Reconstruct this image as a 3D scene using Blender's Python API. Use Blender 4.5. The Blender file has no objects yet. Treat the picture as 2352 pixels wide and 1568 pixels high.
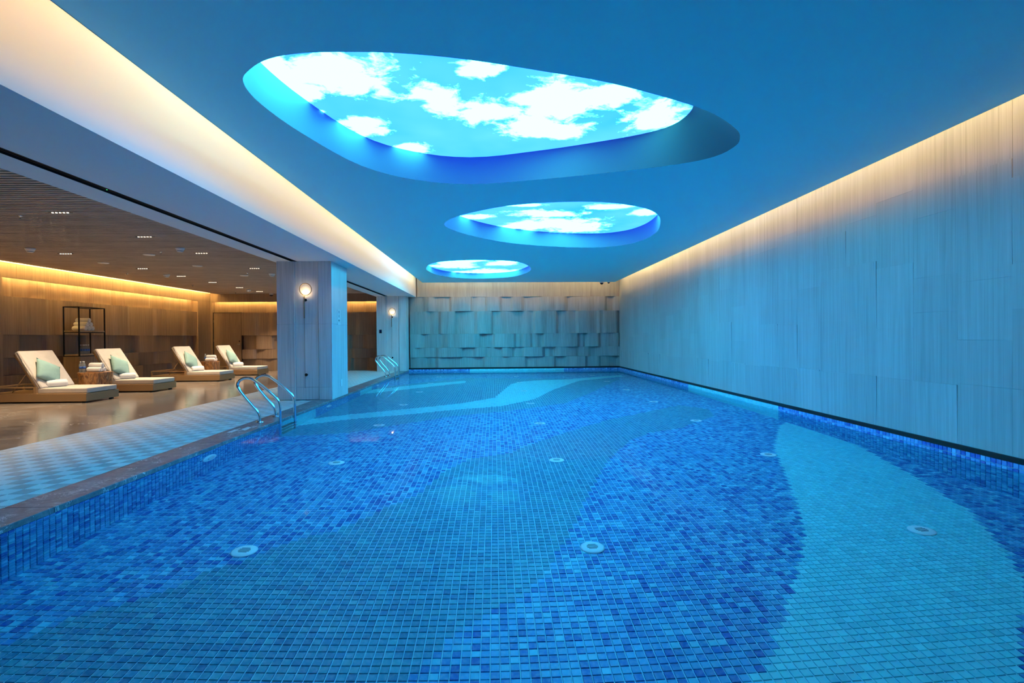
import bpy, bmesh, math, random
import numpy as np
from mathutils import Vector, Matrix

random.seed(7); rng = np.random.default_rng(7)
PI = math.pi
scene = bpy.context.scene
COL = scene.collection

# ------------------------------------------------------------------ camera, world, exposure
FPX = 1190.0
cam_data = bpy.data.cameras.new('camera')
cam_data.sensor_fit = 'HORIZONTAL'; cam_data.sensor_width = 36.0
cam_data.lens = 36.0 * FPX / 2352.0
cam_data.clip_start = 0.05; cam_data.clip_end = 200
cam = bpy.data.objects.new('camera', cam_data); COL.objects.link(cam)
cam.matrix_world = (Matrix.Translation((0, 0, 1.25)) @ Matrix.Rotation(math.radians(-1.93), 4, 'Z')
                    @ Matrix.Rotation(math.radians(89.52), 4, 'X') @ Matrix.Rotation(math.radians(-0.43), 4, 'Z'))
scene.camera = cam
world = bpy.data.worlds.new('world'); scene.world = world; world.use_nodes = True
world.node_tree.nodes['Background'].inputs[0].default_value = (0, 0, 0, 1)
world.node_tree.nodes['Background'].inputs[1].default_value = 0.0
scene.view_settings.view_transform = 'Standard'; scene.view_settings.look = 'None'
scene.view_settings.gamma = 1.0; scene.view_settings.use_curve_mapping = False
scene.view_settings.exposure = 0.38
scene.cycles.use_denoising = True
scene.cycles.use_light_tree = False
scene.cycles.max_bounces = 7; scene.cycles.diffuse_bounces = 4; scene.cycles.glossy_bounces = 3; scene.cycles.transmission_bounces = 6

# light levels (all real lamps of the place)
SKY_BLUE = (0.045, 0.52, 6.0)      # backlit sky print, clear part
SKY_CLOUD = (0.72, 11.6, 14.0)      # backlit sky print, clouds
COVE_POOL = (11.6, 6.9, 2.7)      # warm strips along right and back wall of the pool
COVE_BEAM = (8.4, 4.8, 1.35)      # warm strip along the bulkhead
COVE_LOUNGE = (190.0, 122.0, 36.0)    # amber strips on the lounge wall
DOWN_W = 410.0                     # lounge downlights above the loungers, W each
DOWN_POOL_W = 150.0                 # dimmed line of downlights toward the pool
SCONCE = (28.0, 19.5, 10.0)

# ------------------------------------------------------------------ plan (metres; deck z = 0, camera at the origin)
ZW, ZF = -0.05, -1.05              # water, pool floor
PX0, PX1 = -3.33, 4.90             # pool edge, right wall
PY0, PY1 = -2.0, 20.15
ZC = 3.33                          # pool ceiling
ZL = 3.00                          # lounge ceiling
XL, YL = -10.98, 20.45             # lounge walls
YR = -4.0                          # wall behind the camera
ZTOP = 3.80

# ------------------------------------------------------------------ helpers
def tag(o, label=None, cat=None, group=None, kind=None):
    if label: o['label'] = label
    if cat: o['category'] = cat
    if group: o['group'] = group
    if kind: o['kind'] = kind
    return o

def link(o, parent=None):
    COL.objects.link(o)
    if parent is not None: o.parent = parent
    return o

def thing(name, label, cat, loc=(0, 0, 0), rz=0.0, group=None):
    o = bpy.data.objects.new(name, None); o.empty_display_size = 0.1
    o.location = loc; o.rotation_euler = (0, 0, rz)
    link(o); return tag(o, label, cat, group)

class MB:
    """collects simple shapes; build() links them as one mesh object"""
    def __init__(s): s.v = []; s.f = []; s.smooth = []
    def add(s, vs, fs, smooth=False):
        n = len(s.v); s.v += [tuple(v) for v in vs]
        for f in fs: s.f.append([i + n for i in f]); s.smooth.append(smooth)
        return s
    def box(s, x0, x1, y0, y1, z0, z1, c=0.0):
        if x0 > x1: x0, x1 = x1, x0
        if y0 > y1: y0, y1 = y1, y0
        if z0 > z1: z0, z1 = z1, z0
        if c <= 0:
            v = [(x, y, z) for z in (z0, z1) for y in (y0, y1) for x in (x0, x1)]
            return s.add(v, [(0, 2, 3, 1), (4, 5, 7, 6), (0, 1, 5, 4), (2, 6, 7, 3), (0, 4, 6, 2), (1, 3, 7, 5)])
        bm = bmesh.new(); bmesh.ops.create_cube(bm, size=1)
        for q in bm.verts: q.co = Vector(((x0 + x1) / 2 + q.co.x * (x1 - x0), (y0 + y1) / 2 + q.co.y * (y1 - y0), (z0 + z1) / 2 + q.co.z * (z1 - z0)))
        bmesh.ops.bevel(bm, geom=bm.edges[:], offset=c, segments=2 if c > .008 else 1, affect='EDGES', profile=.5)
        bm.verts.index_update()
        s.add([q.co[:] for q in bm.verts], [[q.index for q in f.verts] for f in bm.faces], False)
        bm.free(); return s
    def lathe(s, prof, c=(0, 0, 0), n=20, axis='Z', smooth=True):
        vs = []; fs = []
        for r, h in prof:
            for i in range(n):
                a = 2 * PI * i / n; p = (r * math.cos(a), r * math.sin(a), h)
                if axis == 'Y': p = (p[0], p[2], p[1])
                if axis == 'X': p = (p[2], p[0], p[1])
                vs.append((p[0] + c[0], p[1] + c[1], p[2] + c[2]))
        m = len(prof)
        for k in range(m - 1):
            for i in range(n):
                j = (i + 1) % n
                fs.append((k * n + i, k * n + j, (k + 1) * n + j, (k + 1) * n + i))
        s.add(vs, fs, smooth)
        b = len(s.v) - len(vs)
        s.f.append([b + i for i in range(n)][::-1]); s.smooth.append(False)
        s.f.append([b + (m - 1) * n + i for i in range(n)]); s.smooth.append(False)
        return s
    def tube(s, pts, r, n=10, cap=True, smooth=True):
        pts = [Vector(p) for p in pts]; vs = []; up = None
        for i, p in enumerate(pts):
            t = (pts[min(i + 1, len(pts) - 1)] - pts[max(i - 1, 0)]).normalized()
            if up is None:
                up = Vector((0, 1, 0)) if abs(t.y) < .9 else Vector((1, 0, 0))
            u = (up - t * up.dot(t)).normalized(); w = t.cross(u); up = u
            rr = r[i] if isinstance(r, (list, tuple)) else r
            for k in range(n):
                a = 2 * PI * k / n; vs.append(p + (u * math.cos(a) + w * math.sin(a)) * rr)
        fs = []
        for i in range(len(pts) - 1):
            for k in range(n):
                j = (k + 1) % n; fs.append((i * n + k, i * n + j, (i + 1) * n + j, (i + 1) * n + k))
        s.add(vs, fs, smooth)
        if cap:
            b = len(s.v) - len(vs)
            s.f.append([b + k for k in range(n)][::-1]); s.smooth.append(False)
            s.f.append([b + (len(pts) - 1) * n + k for k in range(n)]); s.smooth.append(False)
        return s
    def mesh(s, name, mat=None):
        me = bpy.data.meshes.new(name); me.from_pydata(s.v, [], s.f)
        me.polygons.foreach_set('use_smooth', s.smooth)
        if mat: me.materials.append(mat)
        bm = bmesh.new(); bm.from_mesh(me); bmesh.ops.recalc_face_normals(bm, faces=bm.faces[:]); bm.to_mesh(me); bm.free()
        me.update(); return me
    def build(s, name, mat, parent=None, loc=None):
        o = bpy.data.objects.new(name, s.mesh(name, mat))
        if loc: o.location = loc
        return link(o, parent)

def struct(name, mb, mat, label=None, parent=None):
    o = mb.build(name, mat, parent)
    if parent is None: tag(o, label, None, None, 'structure')
    return o

def inst(name, me, parent, loc=(0, 0, 0), rot=None):
    o = bpy.data.objects.new(name, me); o.location = loc
    if rot: o.rotation_euler = rot
    return link(o, parent)

def copy_tree(o, parent=None):
    c = o.copy(); COL.objects.link(c)
    if parent is not None: c.parent = parent
    for ch in [q for q in bpy.data.objects if q.parent == o]: copy_tree(ch, c)
    return c

def catmull(pts, k, closed=False):
    P = [Vector(p) for p in pts]; n = len(P); out = []
    for i in range(n if closed else n - 1):
        if closed: a, b, c, d = P[i - 1], P[i], P[(i + 1) % n], P[(i + 2) % n]
        else: a, b, c, d = P[max(i - 1, 0)], P[i], P[i + 1], P[min(i + 2, n - 1)]
        for j in range(k):
            t = j / k
            out.append(.5 * ((2 * b) + (c - a) * t + (2 * a - 5 * b + 4 * c - d) * t * t + (3 * b - a - 3 * c + d) * t ** 3))
    if not closed: out.append(P[-1])
    return out

# ------------------------------------------------------------------ materials
class NT:
    def __init__(s, name):
        s.m = bpy.data.materials.new(name); s.m.use_nodes = True
        s.t = s.m.node_tree; s.n = s.t.nodes
        for q in list(s.n): s.n.remove(q)
        s.out = s.n.new('ShaderNodeOutputMaterial')
    def node(s, kind, **kw):
        q = s.n.new(kind)
        for k, v in kw.items():
            if k.startswith('_'): setattr(q, k[1:], v)
        return q
    def l(s, a, b): s.t.links.new(a, b)
    def val(s, sock, v):
        if hasattr(v, 'node'): s.l(v, sock)
        else: sock.default_value = v
    def math(s, op, a, b=0.0, c=None, clamp=False):
        q = s.n.new('ShaderNodeMath'); q.operation = op; q.use_clamp = clamp
        s.val(q.inputs[0], a); s.val(q.inputs[1], b)
        if c is not None: s.val(q.inputs[2], c)
        return q.outputs[0]
    def noise(s, scale=(1, 1, 1), detail=4, rough=.55, dist=0, vec=None, off=(0, 0, 0)):
        mp = s.n.new('ShaderNodeMapping'); mp.inputs['Scale'].default_value = scale; mp.inputs['Location'].default_value = off
        if vec is None: vec = s.n.new('ShaderNodeNewGeometry').outputs['Position']
        s.l(vec, mp.inputs['Vector'])
        q = s.n.new('ShaderNodeTexNoise'); q.inputs['Scale'].default_value = 1.0
        q.inputs['Detail'].default_value = detail; q.inputs['Roughness'].default_value = rough; q.inputs['Distortion'].default_value = dist
        s.l(mp.outputs[0], q.inputs['Vector']); return q.outputs[0]
    def ramp(s, fac, stops):
        q = s.n.new('ShaderNodeValToRGB'); e = q.color_ramp.elements
        while len(e) < len(stops): e.new(.5)
        for i, (p, c) in enumerate(stops):
            e[i].position = p; e[i].color = (c, c, c, 1) if isinstance(c, (int, float)) else (*c, 1)
        s.l(fac, q.inputs[0]); return q.outputs[0]
    def mix(s, fac, a, b, mode='MIX'):
        q = s.n.new('ShaderNodeMix'); q.data_type = 'RGBA'; q.blend_type = mode
        s.val(q.inputs[0], fac)
        for k, v in ((6, a), (7, b)):
            if hasattr(v, 'node'): s.l(v, q.inputs[k])
            else: q.inputs[k].default_value = (*v, 1)
        return q.outputs[2]
    def bsdf(s, col, rough=.5, metal=0.0, spec=.5, bump=None, bumpd=.002, bumps=1.0, **kw):
        b = s.n.new('ShaderNodeBsdfPrincipled')
        if hasattr(col, 'node'): s.l(col, b.inputs['Base Color'])
        else: b.inputs['Base Color'].default_value = (*col, 1)
        s.val(b.inputs['Roughness'], rough); b.inputs['Metallic'].default_value = metal
        b.inputs['Specular IOR Level'].default_value = spec
        for k, v in kw.items(): b.inputs[k.replace('_', ' ')].default_value = v
        if bump is not None:
            q = s.n.new('ShaderNodeBump'); q.inputs['Distance'].default_value = bumpd; q.inputs['Strength'].default_value = bumps
            s.l(bump, q.inputs['Height']); s.l(q.outputs[0], b.inputs['Normal'])
        s.l(b.outputs[0], s.out.inputs[0]); return s.m
    def emit(s, col, k=1.0):
        e = s.n.new('ShaderNodeEmission')
        if hasattr(col, 'node'): s.l(col, e.inputs[0])
        else: e.inputs[0].default_value = (*col, 1)
        e.inputs[1].default_value = k; s.l(e.outputs[0], s.out.inputs[0]); return s.m

def plain(name, col, rough=.5, metal=0.0, spec=.5, **kw): return NT(name).bsdf(col, rough, metal, spec, **kw)

def grained(name, dark, mid, light, sc=(26, 26, .9), rough=.5, spec=.4, vary=.12, bumpd=.0008, streak=.35):
    """vertical grain in world space (veneer, wood-vein stone)"""
    t = NT(name)
    n1 = t.noise(sc, 4, .62, .3); n2 = t.noise((sc[0] * 4, sc[1] * 4, sc[2] * 2.2), 2, .6, 0, off=(3, 7, 1))
    n3 = t.noise((2.2, 2.2, .35), 1, .5, 0)
    f = t.math('ADD', t.math('MULTIPLY', n1, .62), t.math('MULTIPLY', n2, .38))
    f = t.math('ADD', f, t.math('MULTIPLY', t.math('SUBTRACT', n3, .5), .25))
    c = t.ramp(f, [(.30, dark), (.50, mid), (.68, light)])
    st = t.ramp(t.noise((sc[0] * 1.1, sc[1] * 1.1, .40), 3, .75, 0, off=(9, 2, 5)), [(.60, 0.0), (.70, 1.0)])
    c = t.mix(t.math('MULTIPLY', st, streak), c, tuple(q * .55 for q in dark))
    oi = t.node('ShaderNodeObjectInfo')
    k = t.math('ADD', t.math('MULTIPLY', oi.outputs['Random'], vary), 1 - vary / 2)
    vm = t.node('ShaderNodeVectorMath', _operation='SCALE'); t.l(c, vm.inputs[0]); t.l(k, vm.inputs['Scale'])
    return t.bsdf(vm.outputs[0], rough, 0, spec)

M = {}
M['paint'] = plain('white_paint', (.82, .81, .79), .62, spec=.3)
M['reveal'] = plain('shaded_reveal_paint', (.14, .13, .16), .6, spec=.3)  # shade put into the colour to offset the strong sky panels
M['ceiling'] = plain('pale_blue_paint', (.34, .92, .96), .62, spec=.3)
M['dark'] = plain('dark_void', (.012, .012, .013), .7, spec=.2)
M['stone'] = grained('vein_stone', (.36, .35, .337), (.46, .45, .437), (.54, .53, .517), (22, 22, .55), .38, .45, .10)
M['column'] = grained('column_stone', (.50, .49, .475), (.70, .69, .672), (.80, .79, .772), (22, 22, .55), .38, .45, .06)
M['wood'] = grained('walnut_veneer', (.205, .132, .083), (.285, .187, .122), (.35, .235, .156), (34, 34, 1.1), .45, .4, .14)
M['wood_pale'] = grained('oak_veneer', (.30, .21, .125), (.42, .30, .185), (.52, .39, .25), (34, 34, 1.1), .45, .4, .08)
M['panel_pool'] = grained('taupe_panel', (.27, .25, .228), (.37, .345, .32), (.45, .42, .39), (30, 30, 1.0), .42, .4, .10)
M['trim_dark'] = plain('dark_trim', (.03, .02, .014), .5)
M['slat'] = grained('slat_veneer', (.34, .265, .215), (.50, .41, .345), (.60, .50, .43), (1.2, 34, 34), .5, .35, .16)
M['black'] = plain('black_metal', (.012, .012, .013), .42, .6)
M['ledge'] = plain('black_ledge', (.010, .009, .010), .35)
M['steel'] = plain('stainless_steel', (.80, .82, .84), .13, 1.0)
M['brass'] = plain('bronze_metal', (.30, .23, .15), .3, 1.0)
M['white_plastic'] = plain('white_plastic', (.80, .80, .78), .4)
M['grey_plastic'] = plain('grey_plastic', (.30, .30, .31), .4)
M['dark_glass'] = plain('smoked_dome', (.04, .035, .04), .08)
M['inlet'] = plain('inlet_plastic', (.90, .96, .95), .4)
M['inlet_hole'] = plain('inlet_slot', (.10, .13, .14), .6)
M['grout'] = plain('cyan_grout', (.48, .86, .88), .8, spec=.2)

def marble(name, dark, mid, light, vein, sc, rough, veins=.8, stretch=(1, 1, 1), spec=.5):
    t = NT(name); s = lambda k: tuple(k * q for q in stretch)
    n = t.noise(s(sc), 4, .65, 1.2); n2 = t.noise(s(sc * 5), 4, .7, .6, off=(4, 1, 2))
    f = t.math('ADD', t.math('MULTIPLY', n, .6), t.math('MULTIPLY', n2, .4))
    c = t.ramp(f, [(.32, dark), (.5, mid), (.68, light)])
    v = t.ramp(t.noise(s(sc * .9), 6, .62, 2.6, off=(11, 5, 3)), [(.480, 0.0), (.498, 1.0), (.516, 0.0)])
    br = t.ramp(t.noise(s(sc * .8), 3, .5, 0, off=(2, 9, 4)), [(.48, 0.0), (.62, 1.0)])
    fl = t.ramp(t.noise(s(sc * 13), 3, .6, .8, off=(7, 7, 7)), [(.66, 0.0), (.72, .55)])
    c = t.mix(t.math('MULTIPLY', t.math('MULTIPLY', v, br), veins), c, vein)
    c = t.mix(t.math('MULTIPLY', fl, veins), c, vein)
    return t.bsdf(c, rough, 0, spec)
M['marble'] = marble('brown_marble', (.13, .102, .084), (.215, .175, .146), (.31, .262, .224), (.62, .56, .50), 1.6, .15, 1.0, (.9, 1.3, 1))
M['coping'] = marble('coping_marble', (.075, .072, .078), (.165, .158, .172), (.29, .285, .305), (.85, .85, .87), 4.2, .34, 1.0, (1, 1, 1), .25)
M['grating'] = NT('drain_grating').bsdf((.74, .735, .71), .5, 0, .4)

def fabric(name, col, k=500, bd=.0006, rough=.9):
    t = NT(name); tc = t.node('ShaderNodeTexCoord').outputs['Object']
    n = t.noise((k, k, k), 2, .6, 0, tc); n2 = t.noise((5, 5, 5), 4, .6, 0, tc)
    c = t.ramp(n2, [(.3, tuple(q * .9 for q in col)), (.7, tuple(min(1, q * 1.06) for q in col))])
    return t.bsdf(c, rough, 0, .15, bump=n, bumpd=bd)
M['cushion'] = fabric('beige_upholstery', (.57, .505, .44))
M['pillow'] = fabric('sage_fabric', (.27, .42, .385))
M['towel'] = fabric('white_terry', (.86, .83, .80), 160, .004)
M['bronze'] = plain('bronze_laminate', (.33, .20, .095), .42, .2)
M['bottle'] = plain('bottle_plastic', (.86, .91, .94), .06, 0, .5, Transmission_Weight=.85, IOR=1.33)
M['bottle_label'] = plain('blue_label', (.03, .12, .48), .4)
M['cap'] = plain('white_cap', (.80, .80, .80), .5)
M['led_pool'] = NT('warm_led').emit(COVE_POOL)
M['led_beam'] = NT('warm_led_bulkhead').emit(COVE_BEAM)
M['led_upper'] = NT('amber_led_upper').emit(tuple(q * .55 for q in COVE_LOUNGE))
M['led_lounge'] = NT('amber_led').emit(tuple(q * .42 for q in COVE_LOUNGE))
M['led_down'] = NT('downlight_lens').emit((9.0, 6.8, 4.6))
M['bulb'] = NT('sconce_bulb').emit(SCONCE)
M['green_led'] = NT('green_dot').emit((.1, 1.2, .4))
M['frost'] = plain('sconce_disc', (.85, .78, .66), .35, 0, .5, Transmission_Weight=.55, Alpha=1.0)

def stump_mat():
    t = NT('petrified_stump'); tc = t.node('ShaderNodeTexCoord').outputs['Object']
    n = t.noise((7, 7, 1.6), 7, .62, 1.6, tc); n2 = t.noise((22, 22, 3), 5, .6, .8, tc, (3, 3, 3))
    f = t.math('ADD', t.math('MULTIPLY', n, .7), t.math('MULTIPLY', n2, .3))
    c = t.ramp(f, [(.34, (.03, .010, .005)), (.43, (.16, .06, .02)), (.50, (.42, .19, .06)), (.56, (.09, .04, .022)), (.62, (.46, .28, .14)), (.72, (.14, .09, .07))])
    return t.bsdf(c, .28, 0, .5, bump=f, bumpd=.006)
M['stump'] = stump_mat()

def tile_mat(name, single):
    t = NT(name)
    if single: c = t.node('ShaderNodeObjectInfo').outputs['Color']
    else: c = t.node('ShaderNodeAttribute', _attribute_name='tile_color').outputs['Color']
    n = t.noise((40, 40, 40), 1, .6, 0)
    c = t.mix(t.math('MULTIPLY', t.ramp(n, [(.4, 0.0), (.75, 1.0)]), .22), c, tuple((.62, .74, .80)))
    return t.bsdf(c, .28, 0, .5)
M['tile'] = tile_mat('glazed_tile', True); M['tiles'] = tile_mat('glazed_tiles', False)

def water_mat():
    t = NT('pool_water'); n = 1.333
    g = t.node('ShaderNodeNewGeometry')
    d = t.node('ShaderNodeVectorMath', _operation='DOT_PRODUCT'); t.l(g.outputs['Incoming'], d.inputs[0]); t.l(g.outputs['Normal'], d.inputs[1])
    c = t.math('ABSOLUTE', d.outputs['Value'])
    s2 = t.math('MULTIPLY', t.math('SUBTRACT', 1.0, t.math('MULTIPLY', c, c)), 1 / (n * n))
    ct = t.math('SQRT', t.math('SUBTRACT', 1.0, s2))
    nc = t.math('MULTIPLY', c, n); nct = t.math('MULTIPLY', ct, n)
    rp = t.math('DIVIDE', t.math('SUBTRACT', nc, ct), t.math('ADD', nc, ct)); rp = t.math('MULTIPLY', rp, rp)
    rs = t.math('DIVIDE', t.math('SUBTRACT', c, nct), t.math('ADD', c, nct)); rs = t.math('MULTIPLY', rs, rs)
    W = 0.0                                     # share of the glare that a polarising filter lets through
    R = t.math('ADD', t.math('MULTIPLY', rs, W), t.math('MULTIPLY', rp, 1 - W))
    R = t.math('POWER', R, 2.1)
    rf = t.node('ShaderNodeBsdfRefraction'); rf.inputs['IOR'].default_value = n; rf.inputs['Roughness'].default_value = 0.0
    gl = t.node('ShaderNodeBsdfGlossy'); gl.inputs['Roughness'].default_value = 0.0; gl.inputs['Color'].default_value = (1, 1, 1, 1)
    gs = t.node('ShaderNodeBsdfGlass'); gs.inputs['IOR'].default_value = n; gs.inputs['Roughness'].default_value = 0.0
    b = t.node('ShaderNodeBump'); b.inputs['Distance'].default_value = .0006; b.inputs['Strength'].default_value = .25
    t.l(t.noise((3.2, 3.2, 1), 3, .5, .4), b.inputs['Height'])
    for q in (rf, gl, gs): t.l(b.outputs[0], q.inputs['Normal'])
    m1 = t.node('ShaderNodeMixShader'); t.l(R, m1.inputs[0]); t.l(rf.outputs[0], m1.inputs[1]); t.l(gl.outputs[0], m1.inputs[2])
    m2 = t.node('ShaderNodeMixShader'); t.l(g.outputs['Backfacing'], m2.inputs[0]); t.l(m1.outputs[0], m2.inputs[1]); t.l(gs.outputs[0], m2.inputs[2])
    t.l(m2.outputs[0], t.out.inputs[0]); return t.m
M['water'] = water_mat()

def sky_mat(name, blobs, nscale, seed, stretch=(1, 1)):
    t = NT(name); pos = t.node('ShaderNodeNewGeometry').outputs['Position']
    sp = t.node('ShaderNodeSeparateXYZ'); t.l(pos, sp.inputs[0])
    best = None
    for cx, cy, rx, ry in blobs:
        dx = t.math('DIVIDE', t.math('SUBTRACT', sp.outputs[0], cx), rx * 1.15); dy = t.math('DIVIDE', t.math('SUBTRACT', sp.outputs[1], cy), ry * 1.15)
        r = t.math('SQRT', t.math('ADD', t.math('MULTIPLY', dx, dx), t.math('MULTIPLY', dy, dy)))
        k = t.math('SUBTRACT', 1.0, r)
        best = k if best is None else t.math('MAXIMUM', best, k)
    best = t.math('MAXIMUM', best, -.75)
    n = t.noise((nscale * stretch[0], nscale * stretch[1], 1), 5, .64, .35, pos, (seed, seed * .7, 0))
    f = t.math('ADD', best, t.math('MULTIPLY', t.math('SUBTRACT', n, .5), 2.6))
    cl = t.ramp(f, [(0.0, 0.0), (.16, .45), (.30, 1.0)])
    tone = t.noise((.7, .7, 1), 3, .5, 0, pos, (seed, 3, 0))
    blue = t.mix(t.ramp(tone, [(.35, 0.0), (.65, 1.0)]), SKY_BLUE, tuple(q * k for q, k in zip(SKY_BLUE, (2.6, 1.25, 1.0))))
    return t.emit(t.mix(cl, blue, SKY_CLOUD))

# ------------------------------------------------------------------ pool shell
floor_l = struct('floor', MB().box(-11.6, -5.64, YR, 21.2, -.12, 0), M['marble'], 'polished brown marble floor under the loungers')
pool_floor = struct('pool_floor', MB().box(PX0 - .1, PX1 + .2, PY0 - .1, PY1 + .2, ZF - .15, ZF - .004), M['grout'], 'pool bottom laid with blue glass mosaic in sweeping waves')
deck_bed = struct('deck_bed', MB().box(-5.64, -3.33, YR, 20.7, -.15, -.045), M['grout'], 'shallow channel bed under the drain grating')

# which mosaic lies where (plan of the swirls on the pool bottom, metres)
TEAL = [(-3.4, 2.6), (-2.78, 2.98), (-2.67, 3.06), (-2.61, 3.22), (-2.4, 3.41), (-2.28, 3.49), (-2.16, 3.65), (-2.1, 3.81), (-1.91, 3.94), (-1.8, 4.12), (-1.59, 4.35), (-1.36, 4.49), (-1.11, 4.9), (-0.77, 5.39), (-0.63, 5.99), (-0.33, 6.61), (0.21, 6.9), (0.38, 7.17), (1.1, 8.08), (1.99, 9.09), (3.01, 9.94), (3.84, 10.67), (4.21, 10.03), (3.98, 9.28), (3.35, 8.62), (2.98, 8.24), (2.41, 7.96), (1.93, 7.41), (1.41, 6.43), (1.04, 5.51), (0.72, 4.64), (0.63, 4.39), (0.34, 3.73), (0.18, 3.48), (-0.05, 3.33), (-0.2, 3.17), (-0.33, 3.01), (-0.48, 2.75), (-0.75, 2.0), (-1.6, .4), (-3.4, .2)]
CYAN_A = [(1.0, 2.3), (1.3, 2.64), (1.51, 2.8), (1.9, 3.28), (2.46, 4.05), (2.7, 4.48), (3.1, 5.36), (3.69, 6.73), (4.35, 7.84), (4.75, 8.41), (5.2, 8.9), (5.03, 7.83), (4.89, 6.83), (4.51, 5.39), (4.2, 4.44), (3.83, 3.79), (3.58, 3.4), (3.19, 3.02), (2.61, 2.48), (2.12, 1.9), (1.2, .5), (.2, .4)]
CYAN_D = [(-4.11, 8.61), (-3.57, 9.36), (-2.76, 10.03), (-1.72, 10.68), (-0.74, 11.37), (-0.01, 12.27), (0.21, 13.71), (0.48, 15.44), (0.83, 16.24), (1.45, 16.63), (2.32, 16.84), (4.46, 18.37), (4.5, 17.78), (2.67, 16.32), (1.59, 13.88), (0.92, 11.95), (0.16, 10.91), (-0.85, 10.45), (-1.61, 9.97), (-2.61, 9.49), (-3.38, 8.85), (-3.72, 8.35)]
CYAN_E = [(-3.6, 13.93), (-2.41, 15.47), (-0.95, 16.75), (-0.91, 16.0), (-2.26, 14.48), (-3.6, 13.0)]
TEAL_2 = [(-3.4, 8.0), (-2.93, 8.07), (-2.28, 8.27), (-1.36, 9.17), (-0.79, 9.72), (0.15, 10.16), (0.83, 10.66), (1.55, 11.24), (2.29, 12.72), (4.07, 16.78), (-1.01, 17.76), (-3.62, 14.49), (-4.11, 11.32), (-3.83, 8.6)]

def inside(px, py, poly):
    r = np.zeros(px.shape, bool); n = len(poly)
    for i in range(n):
        x0, y0 = poly[i]; x1, y1 = poly[i - 1]
        if y0 == y1: continue
        k = (y0 > py) != (y1 > py)
        r ^= k & (px < (x1 - x0) * (py - y0) / (y1 - y0) + x0)
    return r

PAL = {'mosaic': np.array([(.04, .125, .44), (.075, .275, .555), (.10, .385, .64), (.13, .47, .70), (.18, .62, .76), (.055, .19, .50)]),
       'teal': np.array([(.075, .295, .425), (.09, .335, .455), (.105, .38, .485), (.065, .24, .385), (.13, .43, .51)]),
       'cyan': np.array([(.24, .78, .80), (.26, .81, .82), (.22, .75, .78), (.27, .83, .83)])}
PW = {'mosaic': [.13, .22, .26, .20, .09, .10], 'teal': [.28, .30, .22, .10, .10], 'cyan': [.3, .3, .2, .2]}

def pick(kind, n):
    c = PAL[kind][rng.choice(len(PAL[kind]), n, p=PW[kind])]
    return c * (1 + rng.normal(0, .05, (n, 1)))

def floor_colours(px, py):
    c = pick('mosaic', len(px))
    for poly, kind in ((TEAL, 'teal'), (TEAL_2, 'teal'), (CYAN_D, 'cyan'), (CYAN_E, 'cyan'), (CYAN_A, 'cyan')):
        m = inside(px, py, poly); c[m] = pick(kind, int(m.sum()))
    return c

TILE_T = MB()
def tile_mesh(pw, ph, gap=.0056, h=.005, b=.0018):
    a, d = pw / 2 - gap / 2, ph / 2 - gap / 2
    v = [(-a, -d, -.004), (a, -d, -.004), (a, d, -.004), (-a, d, -.004), (-a + b, -d + b, h), (a - b, -d + b, h), (a - b, d - b, h), (-a + b, d - b, h)]
    return np.array(v), [(4, 5, 6, 7), (0, 1, 5, 4), (1, 2, 6, 5), (2, 3, 7, 6), (3, 0, 4, 7)]

def tile_field(parent, centres, colours, u, v, pw, ph, singles, name='tile'):
    """u, v: axes of the wall; singles: indices laid as tiles of their own, the rest in one piece"""
    u = np.array(u, float); v = np.array(v, float); nrm = np.cross(u, v)
    tv, tf = tile_mesh(pw, ph)
    me = bpy.data.meshes.new(name); me.from_pydata([tuple(q) for q in tv], [], tf); me.materials.append(M['tile']); me.shade_flat()
    R = Matrix((u, v, nrm)).transposed().to_4x4()
    sset = np.zeros(len(centres), bool); sset[singles] = True
    for i in singles:
        o = bpy.data.objects.new(name, me); o.matrix_world = Matrix.Translation(centres[i]) @ R
        o.color = (*[float(q) for q in np.clip(colours[i], 0, 1)], 1); link(o)
        o.parent = parent
    c = centres[~sset]; k = colours[~sset]; n = len(c)
    loc = tv @ np.array([u, v, nrm])
    V = (c[:, None, :] + loc[None]).reshape(-1, 3)
    F = (np.array(tf)[None] + (np.arange(n) * 8)[:, None, None]).reshape(-1, 4)
    me2 = bpy.data.meshes.new(name + '_field')
    me2.vertices.add(len(V)); me2.vertices.foreach_set('co', V.ravel().astype(np.float32))
    me2.loops.add(F.size); me2.loops.foreach_set('vertex_index', F.ravel().astype(np.int32))
    me2.polygons.add(len(F)); me2.polygons.foreach_set('loop_start', np.arange(0, F.size, 4, dtype=np.int32))
    me2.polygons.foreach_set('loop_total', np.full(len(F), 4, np.int32))
    at = me2.attributes.new('tile_color', 'FLOAT_COLOR', 'POINT')
    ck = np.repeat(np.concatenate([np.clip(k, 0, 1), np.ones((n, 1))], 1), 8, 0)
    at.data.foreach_set('color', ck.ravel().astype(np.float32))
    me2.materials.append(M['tiles']); me2.update(calc_edges=True); me2.validate(); me2.shade_flat()
    o = bpy.data.objects.new(name + '_field', me2); link(o, parent); o['kind'] = 'stuff'
    return o

P = (PX1 - PX0) / 150
nx, ny = 150, int((PY1 - PY0) / P)
gx, gy = np.meshgrid(PX0 + P * (np.arange(nx) + .5), PY1 - P * (np.arange(ny) + .5), indexing='ij')
cx, cy = gx.ravel(), gy.ravel()
cen = np.stack([cx, cy, np.full(cx.shape, ZF)], 1)
cen[:, 2] += rng.normal(0, .0005, len(cen))
fcol = floor_colours(cx, cy)
seen = (cy > 2.75) & (np.abs(cx - .03 * cy) < .95 * cy)
rank = np.where(seen, np.hypot(cx, cy), 1e9)
tile_field(pool_floor, cen, fcol, (1, 0, 0), (0, 1, 0), P, P, list(np.argsort(rank)[:300]))

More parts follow.
